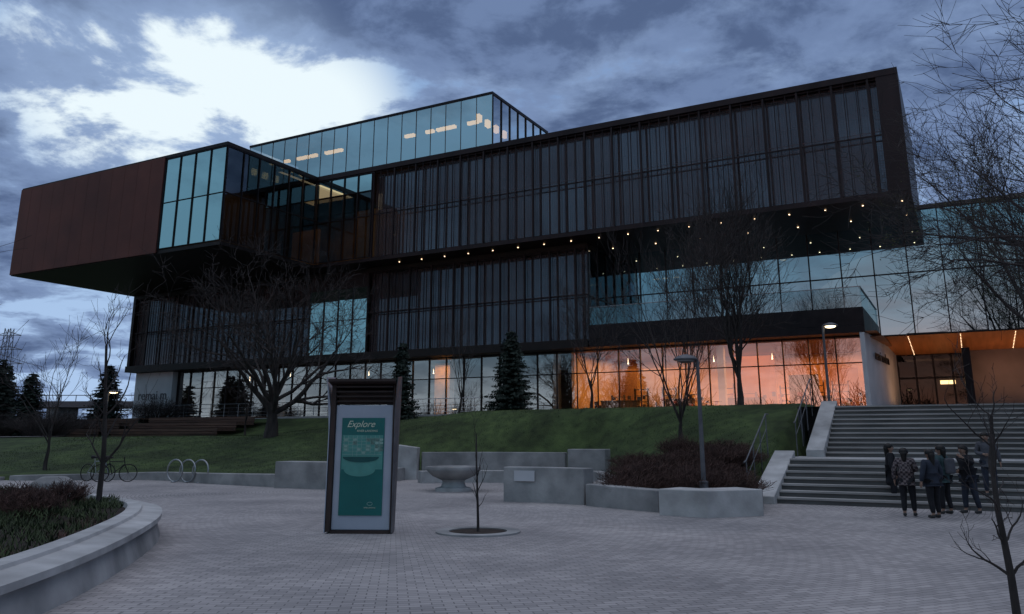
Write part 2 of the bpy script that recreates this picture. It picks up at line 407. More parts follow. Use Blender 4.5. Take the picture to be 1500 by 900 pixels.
# ---- entrance recess
g=MB()
P=[(.25,0),(1.1,11),(.85,11),(.0,0)]
g.v=[(a,b,3.0) for a,b in P]+[(a,b,7.5) for a,b in P]
g.f=[(0,1,5,4),(1,2,6,5),(2,3,7,6),(3,0,4,7),(4,5,6,7)]; g.m=[0]*5
ew=g.obj('entrance_wall',M_white,mus)
t=mkobj('lettering',text_mesh('remai modern',.85,.02,M_dark),ew,(.72,4.4,6.1)); t.rotation_euler=(math.pi/2,0,math.pi/2-.077)
g=MB(); g.quad((-.2,5.0,7.68),(15,5.0,7.68),(15,11.3,7.0),(.5,11.3,7.0)); g.quad((.26,.02,7.52),(.9,.02,7.52),(.9,5,7.64),(.26,5,7.64))
so=g.obj('entrance_soffit',M_orangewood,mus)
sm_=MB(); sm_.lathe([(.02,-.02),(.02,0)],8); sme=sm_.mesh('string_light',M_lamp)
for uu in (2.2,5.0,7.8,10.6):
    for k in range(14):
        w=5.3+k*.42; mkobj('string_light',sme,so,(uu,w,7.68-(w-5)*.68/6.3-.01))
g=MB(); g.box(5.4,15,10.3,11.2,3.0,7.15); g.obj('entrance_side_wall',M_stone,mus)
g=MB(); g.box(1.1,5.5,13.2,13.4,3.2,7.2); g.obj('lobby_wall',M_dark,mus)
panes(1.1,5.4,11,3.2,7.1,1.07,[5.5],seed=8).obj('entrance_door',G_door,mus)
mulls(1.1,5.4,11,3.2,7.1,1.07,[5.5],t=.06).obj('door_frame',M_dark,mus)
g=MB(); g.box(4.95,5.38,6.5,11.2,3.2,6.95); g.obj('dark_pier',M_dark,mus)
g=MB(); g.box(3.5,4.4,12.5,12.55,5.15,5.4); g.obj('lobby_lamp',M_lampw,mus)
# ---- lower gallery
g=MB()
g.box(-62.4,-16.5,0,14,7.45,7.75); g.box(-62.4,-16.5,.02,14,14.2,14.53); g.box(-62.4,-62.1,0.02,14,7.76,14.19); g.box(-62.0,-16.6,8,8.2,7.76,14.19)
g.box(-62.4,-16.5,-.12,-.01,7.45,8.0)
low=g.obj('lower_gallery',M_soffit,mus)
ime=boxmesh('ceiling_light',.4,.1,.07,M_strip)
for a,b,sd in ((-62.1,-40.7,1),(-34.9,-16.55,2)):
    panes(a,b,.7,7.76,14.19,1.95,[10.9],seed=sd,tilt=.006).obj('glazing',G_screen,low)
    screen(a,b,0,7.8,14.2,sd).obj('mesh_screen',M_fin,low)
    g=MB(); g.quad((a,.42,7.8),(b,.42,7.8),(b,.42,14.2),(a,.42,14.2)); g.obj('perforated_sheet',M_perf,low)
for a in (-26.5,-25.6,-24.7,-22.9,-22.0): mkobj('ceiling_light',ime,low,(a,3.5,11.6))
panes(-40.7,-34.9,.05,7.9,13.1,1.45,[10.6],seed=5).obj('clear_window',G_cyan,low)
mulls(-40.7,-34.9,.05,7.9,13.1,1.45,[10.6],t=.02).obj('mullions',M_dark,low)
g=MB(); g.box(-40.7,-34.9,.0,.3,13.1,14.2); g.obj('fascia',M_fin,low)
panes(.1,5,-16.5,7.76,14.5,1.6,[10.9],axis='w',seed=6).obj('side_glazing',G_dark,low)
mulls(.1,5,-16.5,7.76,14.5,1.6,[10.9],axis='w',out=1).obj('mullions',M_dark,low)
# ---- terrace balcony
g=MB(); g.box(-16.45,.3,0,5,7.46,7.9); g.box(-16.45,.3,0,.15,7.91,8.9); g.box(.15,.3,.16,5,7.91,8.9); bal=g.obj('balcony',M_dark,mus)
gg=panes(-16.4,.28,.07,8.9,10.05,1.9,[],seed=9); gs=panes(.1,4.95,.22,8.9,10.05,1.9,[],axis='w',seed=10)
n0=len(gg.v); gg.v+=gs.v; gg.f+=[tuple(i+n0 for i in f) for f in gs.f]; gg.m+=gs.m; gg.obj('glass_railing',G_rail,bal)
g=MB(); g.box(-16.4,.3,.03,.11,10.06,10.1); g.box(.2,.28,.12,4.95,10.06,10.1); g.obj('top_rail',M_steel,bal)
# ---- east glass volume
g=MB(); g.box(-16.4,18,4.95,14,15.4,15.65); g.box(-16.4,18,9.5,9.7,7.8,15.39); g.box(-16.4,18,5.0,9.4,7.7,7.82); g.box(-16.4,18,5.3,9.4,11.3,11.55)
east=g.obj('glass_hall',M_inner,mus)
panes(-16.45,17.9,5,7.7,15.4,1.95,[11.5],seed=11,tilt=.010).obj('glazing',G_blue,east)
mulls(-16.45,17.9,5,7.7,15.4,1.95,[11.5],t=.034).obj('mullions',M_dark,east)
for (a,z) in ((-14,12.9),(-13.3,12.9),(-12.5,12.9),(-10,13.5),(-9,10.5),(-8.2,10.5),(-5,13.4)): mkobj('ceiling_light',ime,east,(a,7,z))
# ---- upper gallery
g=MB()
g.box(-38.8,3.5,-2.05,14,21.62,22.0); g.box(-38.8,3.5,-2.0,14,14.55,14.8); g.box(2.35,3.5,-2.02,14,14.81,21.61); g.box(-33,2.3,4,4.2,14.86,21.54)
up=g.obj('upper_gallery',M_fin,mus)
panes(-33.2,2.35,-1.3,14.86,21.54,1.95,[18.1],seed=12,tilt=.006).obj('glazing',G_screen,up)
screen(-33.2,2.35,-2,14.8,21.6,13).obj('mesh_screen',M_fin,up)
g=MB(); g.quad((-33.2,-1.6,14.9),(2.35,-1.6,14.9),(2.35,-1.6,21.5),(-33.2,-1.6,21.5)); g.obj('perforated_sheet',M_perf,up)
panes(-38.75,-33.3,-1.95,14.86,21.54,1.35,[18.1,20.1],seed=14).obj('clear_window',G_dark,up)
panes(-38.75,-33.3,-1.98,20.12,21.5,1.35,[],seed=15).obj('clear_window',G_cyan,up)
mulls(-38.75,-33.3,-1.99,14.86,21.54,1.35,[18.1,20.1]).obj('mullions',M_dark,up)
for b in ((-48,-33.5,6,6.2,14.86,21.5),(-46,-42,2,2.2,14.86,19.0),(-37.5,-35.5,1.5,1.7,14.86,19.8)):
    g=MB(); g.box(*b); g.obj('inner_wall',M_innergold,up)
dl=MB(); dl.lathe([(.04,-.03),(.042,0)],10); dme=dl.mesh('downlight',M_lamp)
uu=-31.4
while uu<3.2:
    mkobj('downlight',dme,up,(uu,-.8,14.54)); uu+=2.02
uu=-15.6
while uu<3:
    mkobj('downlight',dme,up,(uu,2.6,14.54)); uu+=3.1
# ---- cantilever gallery
g=MB()
g.box(-62.8,-38.82,-11.35,13,21.75,22.0); g.box(-62.8,-38.82,-11.3,13,14.55,14.8); g.box(-62.8,-62.5,-11.3,13,14.86,21.69)
g.box(-45.2,-45.0,-11.0,2,14.86,21.69)
cant=g.obj('cantilever_gallery',M_soffit,mus)
g=MB(); x=-62.75
while x<-45.2:
    g.box(x+.006,min(x+1.46,-45.15)-.006,-11.45,-11.36,14.6,21.85); x+=1.467
g.obj('copper_cladding',M_brownpanel,cant)
panes(-45.1,-38.85,-11.3,14.86,21.69,1.56,[18.3],seed=16).obj('front_window',G_cyan,cant)
mulls(-45.1,-38.85,-11.3,14.86,21.69,1.56,[18.3],t=.022).obj('mullions',M_dark,cant)
panes(-11.3,-2.1,-38.83,14.86,21.69,1.5,[18.3],axis='w',seed=17).obj('side_window',G_dark,cant)
mulls(-11.3,-2.1,-38.83,14.86,21.69,1.5,[18.3],axis='w',out=1).obj('mullions',M_dark,cant)
# ---- rooftop lounge
g=MB(); g.box(-52,-25.6,3,13,28.35,28.5); g.box(-52,-25.6,3.1,13,21.9,22.3); g.box(-51.5,-26.5,9,9.2,22.3,28.3)
top=g.obj('rooftop_lounge',M_inner,mus)
panes(-52,-25.6,3,22.2,28.35,1.5,[],seed=18,tilt=.006).obj('glazing',G_top,top)
mulls(-52,-25.6,3,22.2,28.35,1.5,[],t=.016,dep=.04).obj('mullions',M_pole,top)
panes(3,13,-25.6,22.2,28.35,1.5,[],axis='w',seed=19).obj('side_glazing',G_top,top)
mulls(3,13,-25.6,22.2,28.35,1.5,[],axis='w',out=1,t=.03).obj('mullions',M_dark,top)
g=MB(); g.box(-52.05,-25.55,2.93,13.05,28.36,28.54); g.obj('roof_edge',M_dark,top)
for a,b in ((-49.6,-49.0),(-48,-46.6),(-46.4,-45.6),(-44.6,-42.6),(-35.6,-34.6),(-33.4,-32.6),(-32.3,-30.4),(-29.2,-28.2)):
    g=MB(); g.box(a,b,5.0,5.3,27.1,27.35); g.obj('ceiling_light',M_strip,top)
for b in (3.8,5.2,6.6,8.0,9.4,10.8,12.0):
    g=MB(); g.box(-27.6,-27.3,b,b+.5,26.7,27.3); g.obj('ceiling_light',M_strip,top)

def area(name,u,w,z,sx,sy,e,col,parent=mus,rx=0):
    l=bpy.data.lights.new(name,'AREA'); l.shape='RECTANGLE'; l.size=sx; l.size_y=sy; l.energy=e; l.color=col
    o=bpy.data.objects.new(name,l); COL.objects.link(o); o.parent=parent; o.location=(u,w,z); o.rotation_euler=(rx,0,0); return o
area('shop_light',-5,6.2,7.25,9,7,820,(1,.42,.14)); area('shop_light',-14.2,6.2,7.25,7,7,560,(1,.57,.2)); area('hall_light',-40,6,7.2,24,4,150,(1,.85,.7)); area('hall_spot',-30.4,3,7.2,1.2,1,45,(1,.6,.25))
area('entrance_light',5,8.0,6.9,7,2,30,(1,.6,.35)); area('gallery_light',-41,-3,21.3,5,6,85,(1,.66,.34)); area('gallery_light',-37,3,21.3,5,4,95,(1,.66,.34))
area('soffit_uplight',6,7.5,3.6,9,2,110,(1,.5,.22),rx=math.pi)

g=MB(); x=-56
while x<-22: g.path([(x,-3.6,3.17),(x,-3.6,4.2)],.02,5); x+=1.5
for z in (4.2,3.9,3.6,3.35): g.path([(-56,-3.6,z),(-22.6,-3.6,z)],.014 if z<4.1 else .025,5)
tag(frame('railing',g,M_steel),'thin grey metal railing along the terrace edge','railing')
for k,(a,b) in enumerate(((-60,-50.5),(-49.3,-38.5))):
    g=MB()
    for i in range(3):
        z=1.9+i*.42; ww=-10.5+i*1.6
        for s_ in range(4): g.box(a,b,ww+s_*.36,ww+s_*.36+.33,z+.3,z+.38,0)
        g.box(a+.1,b-.1,ww+.05,ww+.1,z-.2,z+.29,0)
        for s_ in (.1,.25): g.box(a,b,ww-.02,ww+.045,z+s_-.05,z+s_+.04,0)
    tag(frame('timber_bench',g,M_wood),'stepped brown timber seating beside the lawn','bench','timber benches on the slope')

# ---------------------------------------------------------------- walls
def wall(pts, th, h0, h1=None, name='retaining_wall', label='low grey concrete retaining wall edging the lawn', m=None, z0=-.05):
    h1=h0 if h1 is None else h1
    g=MB(); n=len(pts); L=[]; Rr=[]
    for i,p in enumerate(pts):
        a=Vector(pts[max(i-1,0)]); b=Vector(pts[min(i+1,n-1)]); t=(b-a).normalized(); nn=Vector((-t.y,t.x))
        L.append(Vector(p)+nn*th/2); Rr.append(Vector(p)-nn*th/2)
    for i in range(n):
        h=h0+(h1-h0)*i/(n-1)
        g.v+=[(L[i].x,L[i].y,z0),(L[i].x,L[i].y,h),(Rr[i].x,Rr[i].y,h),(Rr[i].x,Rr[i].y,z0)]
    for i in range(n-1):
        a=i*4; b=a+4
        for k in range(3): g.f.append((a+k,a+k+1,b+k+1,b+k)); g.m.append(0)
    g.f+= [(3,2,1,0),tuple(4*(n-1)+k for k in range(4))]; g.m+=[0,0]
    o=g.obj(name,m or M_conc); bevel(o,.02,2); tag(o,label,'wall'); return o
def curve(pts,n=8):
    out=[]; P=[pts[0]]+list(pts)+[pts[-1]]
    for i in range(1,len(P)-2):
        for k in range(n):
            t=k/n; a,b,c,d=[Vector(P[i+j]) for j in (-1,0,1,2)]
            q=.5*((2*b)+(c-a)*t+(2*a-5*b+4*c-d)*t*t+(3*b-a-3*c+d)*t**3); out.append((q.x,q.y))
    out.append(tuple(pts[-1])); return out
wall(curve([(-60,39.8),(-45,38.2),(-30,36),(-21,35.1)]),.35,.14,label='low concrete kerb between paving and lawn',name='kerb_wall')
wall(curve([(-20.6,35.1),(-17,35.4),(-14.6,35.4),(-11.4,32.7),(-8.3,30.6)]),.45,.2,.45)
wall([(-8.2,30.4),(-6.1,29.6)],.9,.9,label='taller square concrete block ending the lawn wall')
wall([(-5.8,30.2),(-5.2,33),(-4.7,35.6)],.45,.5)
wall([(-4.9,36.2),(-4.0,36.2)],1.2,1.42,1.3,label='tall concrete block behind the stone bowl',m=M_conc2)
wall(curve([(-3.9,36.6),(-1,36.9),(2.3,36.0)]),.5,1.1,label='curved concrete wall behind the stone bowl')
wall([(2.3,33.2),(3.7,32.7)],.9,1.28,label='concrete block wall beside the shrub bed')
wall([(3.2,32.3),(3.3,27),(2.2,23.3)],.4,.5)
wall(curve([(-3.6,33.2),(-1.5,33.8),(1.5,33.2)]),.7,.45,label='low curved concrete seat wall behind the bowl',m=M_conc2)
fw=wall([(-.15,24.0),(1.0,23.55),(2.05,22.75)],.5,.93,label='concrete wall with small white plaque')
g=MB(); g.box(-.3,.3,-.015,0,-.14,.14); pq=g.obj('plaque',M_white,fw,(.34,23.5,.70),rz=-.37)
wall(curve([(2.1,22.5),(2.8,21.6),(3.65,20.5)]),.45,.55,.5)
wall([(3.7,20.1),(4.35,19.5),(5.55,20.0)],.95,.58,label='broad angular concrete bench block',m=M_conc2)
wall([(5.7,20.4),(6.3,22.2)],.4,.45)

bowl=bpy.data.objects.new('stone_bowl',None); COL.objects.link(bowl); bowl.location=(-1.95,28.4,0)
tag(bowl,'round grey stone bowl on a pedestal on the plaza','stone bowl')
g=MB(); g.lathe([(.6,0),(.6,.1),(.42,.14),(.36,.3),(.42,.38)],32); g.obj('pedestal',M_conc2,bowl,smooth=False)
g=MB(); g.lathe([(.42,.36),(.7,.48),(.9,.66),(.94,.78),(.84,.79),(.7,.66),(.3,.58)],40); g.obj('basin',M_conc,bowl,smooth=True)

PL=curve([(-4.6,2.5),(-4.55,6),(-4.85,9.6),(-5.55,13),(-6.35,15.6),(-7.4,17.6),(-9.6,19.9),(-12.6,21.6),(-17,22.8),(-26,23.3)],6)
def off(pts,d):
    out=[]
    for i,p in enumerate(pts):
        a=Vector(pts[max(i-1,0)]); b=Vector(pts[min(i+1,len(pts)-1)]); t=(b-a).normalized(); out.append((p[0]-t.y*d,p[1]+t.x*d))
    return out
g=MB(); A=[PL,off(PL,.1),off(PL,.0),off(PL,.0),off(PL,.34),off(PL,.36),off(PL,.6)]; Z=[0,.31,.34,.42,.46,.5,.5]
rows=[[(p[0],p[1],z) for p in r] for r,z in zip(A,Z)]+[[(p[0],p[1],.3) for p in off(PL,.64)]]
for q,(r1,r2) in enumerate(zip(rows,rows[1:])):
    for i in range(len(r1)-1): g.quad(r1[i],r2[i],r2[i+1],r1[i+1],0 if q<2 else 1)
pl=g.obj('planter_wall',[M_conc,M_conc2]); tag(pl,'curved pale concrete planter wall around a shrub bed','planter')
g=MB(); inner=off(PL,.63)
for i in range(len(inner)-1): g.quad((inner[i][0],inner[i][1],.42),(-30,inner[i][1],.44),(-30,inner[i+1][1],.44),(inner[i+1][0],inner[i+1][1],.42))
tag(g.obj('planter_soil',M_soil),'dark soil bed inside the planter',kind='structure')
def in_planter(x,y,mar=.05):
    best=min(range(len(inner)),key=lambda i:(inner[i][0]-x)**2+(inner[i][1]-y)**2)
    p=inner[best]; q=inner[min(best+1,len(inner)-1)]; q0=inner[max(best-1,0)]
    t=Vector((q[0]-q0[0],q[1]-q0[1])).normalized(); return t.x*(y-p[1])-t.y*(x-p[0])>mar
g=MB(); rr=random.Random(11); cnt=0
while cnt<42000:
    x=rr.uniform(-15,-4.8); y=rr.uniform(6,22.5)
    if not in_planter(x,y): continue
    cl=math.sin(x*2.1+1.3*math.sin(y*1.7))*math.cos(y*1.9+x)
    hh=.43+.12*max(0,cl+.3)+rr.uniform(0,.06); cnt+=1
    an=rr.uniform(0,6.28); l=rr.uniform(.04,.1)
    dx,dy=math.cos(an)*l,math.sin(an)*l; up_=rr.uniform(.0,.09)
    g.tri((x-dy*.15,y+dx*.15,hh-.05),(x+dy*.15,y-dx*.15,hh-.05),(x+dx,y+dy,hh+up_),0 if cl>-.45 or rr.random()<.3 else 1)
tag(g.obj('planter_ground_cover',[M_jun,M_shrub]),'low juniper and brown twigs filling the planter',kind='stuff')
g=MB(); g.lathe([(.5,0),(.62,.1),(.55,.4),(.3,.55)],7); o=g.obj('boulder',M_conc,None,(-9.9,18.4,.42),.4); o.scale=(.85,.5,.9); bevel(o,.05,2); tag(o,'grey angular boulder lying in the planter bed','boulder')

g=MB(); n=40
for r0,r1,z,mi in ((0.0,.55,.012,1),(.55,.8,.03,0)):
    for q in range(n):
        a,b=2*math.pi*q/n,2*math.pi*(q+1)/n
        g.quad((r0*math.cos(a),r0*math.sin(a),z),(r1*math.cos(a),r1*math.sin(a),z),(r1*math.cos(b),r1*math.sin(b),z),(r0*math.cos(b),r0*math.sin(b),z),mi)
for q in range(n):
    a,b=2*math.pi*q/n,2*math.pi*(q+1)/n
    for r,z0,z1 in ((.8,0,.03),(.55,.012,.03)): g.quad((r*math.cos(a),r*math.sin(a),z0),(r*math.cos(b),r*math.sin(b),z0),(r*math.cos(b),r*math.sin(b),z1),(r*math.cos(a),r*math.sin(a),z1),0)
tag(g.obj('tree_pit',[M_conc,M_soil],None,(-.64,16.28,0)),'round tree pit with pale ring and dark soil','tree pit')

# ---------------------------------------------------------------- trees
def gen_tree(seed, height, tr, trunk_len, limbs, levels, spread=.6, kids=(4,5), ratio=.62, up=.12, minr=.006, gn=.16, lean=(0,0), leaf=0, l1=(.5,.65), tgn=None, slim=None):
    rr=random.Random(seed); T=MB(); C=MB(); leaves=MB()
    def rv(): return Vector((rr.uniform(-1,1),rr.uniform(-1,1),rr.uniform(-1,1)))
    def grow(p,d,r,L,lv):
        ns=7 if lv<=1 else (5 if lv<levels else 3)
        pts=[p.copy()]; rs=[r]; dirs=[d.copy()]
        jit=(tgn if tgn is not None else gn) if lv==0 else gn
        for i in range(ns):
            d=(d+rv()*jit+Vector((0,0,up if lv>0 else .25))).normalized()
            p=p+d*L/ns; pts.append(p.copy()); rs.append(max(minr*.7, r*(1-.62*(i+1)/ns))); dirs.append(d.copy())
        (T if lv<=1 else C).path(pts,rs,(8 if lv==0 else 6 if lv==1 else 4 if lv==2 else 3),cap=False)
        if leaf and lv>=levels-1:
            for _ in range(leaf):
                q=pts[rr.randrange(1,len(pts))]+rv()*.12; s=rr.uniform(.03,.07); leaves.tri(q+rv()*s,q+rv()*s,q+rv()*s)
        if lv>=levels: return
        if lv==0:
            for k in range(limbs):
                az=2*math.pi*(k+rr.uniform(-.25,.25))/limbs; idx=rr.choice((ns-2,ns-1,ns)) if not slim else 2+k%(ns-1)
                sp=spread*rr.uniform(.5,1.15)
                dd=Vector((math.cos(az)*sp+lean[0],math.sin(az)*sp+lean[1],1)).normalized()
                grow(pts[idx],dd,rs[idx]*rr.uniform(.6,.8)*(.7 if slim else 1),(height-trunk_len)*rr.uniform(*l1) if not slim else L*rr.uniform(*slim),1)
            return
        nk=rr.randint(*kids)
        for k in range(nk):
            t=rr.uniform(.25,1) if k<nk-1 else 1; idx=max(1,min(ns,round(t*ns)))
            ax=dirs[idx].cross(rv()).normalized(); dd=Matrix.Rotation(rr.uniform(.35,.95),3,ax)@dirs[idx]
            grow(pts[idx],dd.normalized(),max(minr,rs[idx]*rr.uniform(.5,.75)),L*ratio*rr.uniform(.75,1.15),lv+1)
    grow(Vector((0,0,-.1)),Vector((lean[0],lean[1],1)).normalized(),tr,trunk_len,0)
    return T,C,leaves
M_bud=mat('budding leaves',(.13,.14,.06),(.07,.08,.03),3,.9)
def tree(seed,loc,label,name='bare_tree',group=None,cat='tree',**k):
    T,C,Lv=gen_tree(seed,**k)
    e=bpy.data.objects.new(name,None); COL.objects.link(e); e.location=loc
    T.obj('trunk',M_bark,e,smooth=True); C.obj('crown',M_twig,e)
    if Lv.v: Lv.obj('leaves',M_bud,e)
    tag(e,label,cat,group); return e
def gz(x,y): return max(0,H(x,y))
tree(21,(-12.6,44,gz(-12.6,44)-.2),'large spreading bare tree with dense twigs on the lawn',height=10.6,tr=.44,trunk_len=2.1,limbs=10,levels=5,spread=1.0,kids=(4,5),ratio=.60,up=.03,minr=.010,gn=.2,lean=(.15,0),l1=(.44,.58))
tree(5,(10.4,38,gz(10.4,38)),'bare upright vase shaped tree before the museum',height=9.8,tr=.18,trunk_len=1.9,limbs=10,levels=4,spread=.5,kids=(6,8),ratio=.58,up=.14,minr=.008)
tree(6,(6.6,33,gz(6.6,33)),'bare slender multi stemmed tree on the lawn',height=9.2,tr=.11,trunk_len=.9,limbs=8,levels=4,spread=.36,kids=(5,7),ratio=.52,up=.16,minr=.0065)
tree(8,(4.3,45,gz(4.3,45)),'bare young tree close to the shop windows',height=7.2,tr=.11,trunk_len=1.6,limbs=6,levels=4,spread=.45,kids=(4,6),ratio=.56,up=.14,minr=.008)
tree(9,(-2.9,46,gz(-2.9,46)),'bare slim young tree near the glass front',height=6.0,tr=.08,trunk_len=1.4,limbs=5,levels=3,spread=.35,kids=(4,5),ratio=.56,up=.16,minr=.009)
tree(10,(-16.5,52,gz(-16.5,52)),'bare slim young tree beside the big tree',height=5.5,tr=.08,trunk_len=1.3,limbs=5,levels=3,spread=.4,kids=(4,5),ratio=.56,up=.14,minr=.010)
tree(12,(-.64,16.28,0),'thin bare sapling in a round tree pit',name='sapling',height=2.4,tr=.028,trunk_len=1.9,limbs=9,levels=2,spread=.7,kids=(2,3),ratio=.5,up=.14,minr=.003,gn=.14,tgn=.05,slim=(.12,.30))
tree(13,(-7.9,16.4,.42),'thin bare young tree in the planter bed',name='sapling',height=4.0,tr=.06,trunk_len=3.2,limbs=12,levels=3,spread=1.0,kids=(3,4),ratio=.6,up=.08,minr=.004,gn=.2,tgn=.08,slim=(.18,.34))
tree(14,(-20.6,37.5,gz(-20.6,37.5)),'bare small tree at the edge of the lawn',height=6.6,tr=.1,trunk_len=1.7,limbs=6,levels=3,spread=.55,kids=(4,6),ratio=.6,up=.1,minr=.009)
tree(15,(-8.4,9.6,.42),'bare tree overhanging the planter wall',height=5.4,tr=.11,trunk_len=2.0,limbs=7,levels=3,spread=.9,kids=(3,4),ratio=.62,up=.05,minr=.004)
tree(16,(4.66,8.15,0),'small crooked bare sapling beside the paving',name='sapling',height=2.35,tr=.042,trunk_len=2.05,limbs=12,levels=3,spread=1.4,kids=(2,4),ratio=.55,up=.05,minr=.003,gn=.25,tgn=.1,slim=(.14,.32))
tree(17,(18.0,20.8,0),'tall old bare elm with crooked hanging branches',height=15,tr=.42,trunk_len=4.4,limbs=12,levels=5,spread=.95,kids=(5,5),ratio=.60,up=.02,minr=.008,gn=.2,lean=(-.08,0))
tree(18,(24.5,37,3.0),'tree with sparse yellow green spring buds',name='budding_tree',height=13,tr=.3,trunk_len=3.6,limbs=8,levels=4,spread=.8,kids=(5,6),ratio=.62,up=.08,minr=.010,leaf=9)

def spruce(seed,h,r,loc,label,group=None):
    rr=random.Random(seed); T=MB(); T.path([(0,0,-.2),(0,0,h*.5),(0,0,h)],[h*.022,h*.013,.01],7)
    C=MB(); nl=int(h*9)
    for i in range(nl):
        z=.2+(h-.25)*i/nl; rad=r*(1-(z/h))**.72*rr.uniform(.75,1.1)+.1; nb=max(7,int(12*(1-z/h)+7))
        for k in range(nb):
            az=rr.uniform(0,6.28); L=rad*rr.uniform(.6,1.1); ca,sa=math.cos(az),math.sin(az)
            m=max(5,int(L*20))
            for q in range(m):
                t=(q+rr.random())/m; x=ca*L*t; y=sa*L*t; zz=z-.3*L*t+.2*L*t*t; wd=.26*(1-.5*t)
                s=rr.choice((-1,1)); a2=az+s*rr.uniform(.3,1.2)
                C.tri((x-sa*.05,y+ca*.05,zz+.05),(x+sa*.05+ca*.08,y-ca*.05+sa*.08,zz-.07),(x+math.cos(a2)*wd,y+math.sin(a2)*wd,zz+rr.uniform(-.14,.04)))
    e=bpy.data.objects.new('spruce_tree',None); COL.objects.link(e); e.location=loc
    T.obj('trunk',M_bark,e); C.obj('crown',M_needle,e); tag(e,label,'tree',group); return e
s1=spruce(1,4.9,1.15,(-6.5,49,gz(-6.5,49)),'dark narrow spruce before the glass front')
spruce(2,4.7,1.55,(-.05,47,gz(-.05,47)),'dark conical spruce before the glass front')
for k,(x,y,h) in enumerate(((-41,66,6.6),(-37,64,5.2),(-44,72,6.6),(-33.5,69,5.0),(-47,70,6))):
    e=copy_tree(s1); e.location=(x,y,gz(x,y)); e.scale=(h/4.9*1.5,h/4.9*1.5,h/4.9*.95); e.rotation_euler=(0,0,k*1.3)
    tag(e,'dark spruce beyond the footpath','tree','spruces beyond the footpath')

def shrub_mesh(seed,r,h,n,mt):
    rr=random.Random(seed); C=MB()
    for i in range(n):
        az=rr.uniform(0,6.28); sp=rr.random()**.6; x,y=math.cos(az)*r*.45*rr.random(),math.sin(az)*r*.45*rr.random()
        tip=Vector((math.cos(az)*r*sp,math.sin(az)*r*sp,h*(1-.4*sp*sp)*rr.uniform(.6,1.1)))
        mid=Vector((x,y,0)).lerp(tip,.55)+Vector((rr.uniform(-.08,.08),rr.uniform(-.08,.08),.06*h))
        C.path([(x,y,-.1),mid,tip],[.009,.006,.003],3,cap=False)
        for _ in range(3):
            q=mid.lerp(tip,rr.random()); d=Vector((rr.uniform(-.2,.2),rr.uniform(-.2,.2),rr.uniform(.02,.22)))*h
            C.path([q,q+d],[.005,.003],3,cap=False)
    return C.mesh('shrub',mt)
SM=[shrub_mesh(s,1.05,.78,420,M_shrub) for s in (1,2,3)]
pos=[(3.5,23.6),(4.6,23.0),(5.6,22.6),(4.0,25.2),(5.3,24.6),(6.3,24.6),(4.2,27.2),(5.6,26.8),(6.8,26.6),(4.4,29.2),(5.9,28.8),(7.2,28.6),(4.5,31),(6.0,30.6),(3.5,22.2),(5.0,21.8),(4.8,28.0),(6.6,25.6)]
rr=random.Random(5)
for k,(x,y) in enumerate(pos):
    x+=rr.uniform(-.3,.3); y+=rr.uniform(-.2,.3)
    o=mkobj('shrub',SM[k%3],None,(x,y,gz(x,y)),k*.9,(rr.uniform(.9,1.25),rr.uniform(.9,1.2),rr.uniform(.6,1.0))); tag(o,'bare reddish brown shrub in the bed beside the stairs','shrub','bare shrubs beside the stairs')
SM2=shrub_mesh(5,.55,.46,260,M_shrub)
for k,(x,y) in enumerate([(-7.9,14.2),(-8.6,15.2),(-9.4,16.2),(-9.0,17.2),(-10.6,16.2),(-11.8,17.8),(-12.5,17.2)]):
    o=mkobj('shrub',SM2,None,(x,y,.42),k*1.1); tag(o,'small brown twiggy shrub in the planter bed','shrub','small shrubs in the planter')
SM3=shrub_mesh(6,2.2,2.0,600,M_twig)
for k,(x,y) in enumerate([(-32,58),(-38,61),(-44,62),(-28,66),(-34,64)]):
    o=mkobj('shrub',SM3,None,(x,y,gz(x,y)),k*1.1,(1.3,1.3,.9)); tag(o,'dark bare bush beyond the footpath','bush','dark bushes beyond the footpath')

T,C,_=gen_tree(31,height=11,tr=.4,trunk_len=2.5,limbs=6,levels=3,spread=.8,kids=(4,6),ratio=.62,up=.08,minr=.06)
base=T; n0=len(base.v); base.v+=C.v; base.f+=[tuple(i+n0 for i in f) for f in C.f]
F=MB(); rr=random.Random(3)
for k in range(28):
    an=math.radians(rr.uniform(165,262)); d=rr.uniform(55,100); x,y,s=math.cos(an)*d,math.sin(an)*d,rr.uniform(.6,1.1)
    i0=len(F.v); ca=rr.uniform(0,6.28); c_,s_=math.cos(ca)*s,math.sin(ca)*s
    F.v+=[(x+a*c_-b*s_,y+a*s_+b*c_,c*s) for a,b,c in base.v]; F.f+=[tuple(i+i0 for i in f) for f in base.f]
F.m=[0]*len(F.f)
tag(F.obj('far_wood',M_twig),'distant belt of bare trees along the riverbank',kind='stuff')
g=MB(); rr=random.Random(8)
for k in range(5200):
    an=rr.uniform(0,2*math.pi); d=rr.uniform(150,210)
    x,y=math.cos(an)*d,math.sin(an)*d
    h=rr.uniform(2,7)*(.7+.5*math.sin(an*9)*math.sin(an*23)); w_=rr.uniform(2,5)
    ta=an+math.pi/2; g.tri((x-math.cos(ta)*w_,y-math.sin(ta)*w_,-.2),(x+math.cos(ta)*w_,y+math.sin(ta)*w_,-.2),(x+rr.uniform(-1,1),y,max(2,h)))
tag(g.obj('horizon_wood',M_needle),'dark far off wood along the horizon',kind='stuff')

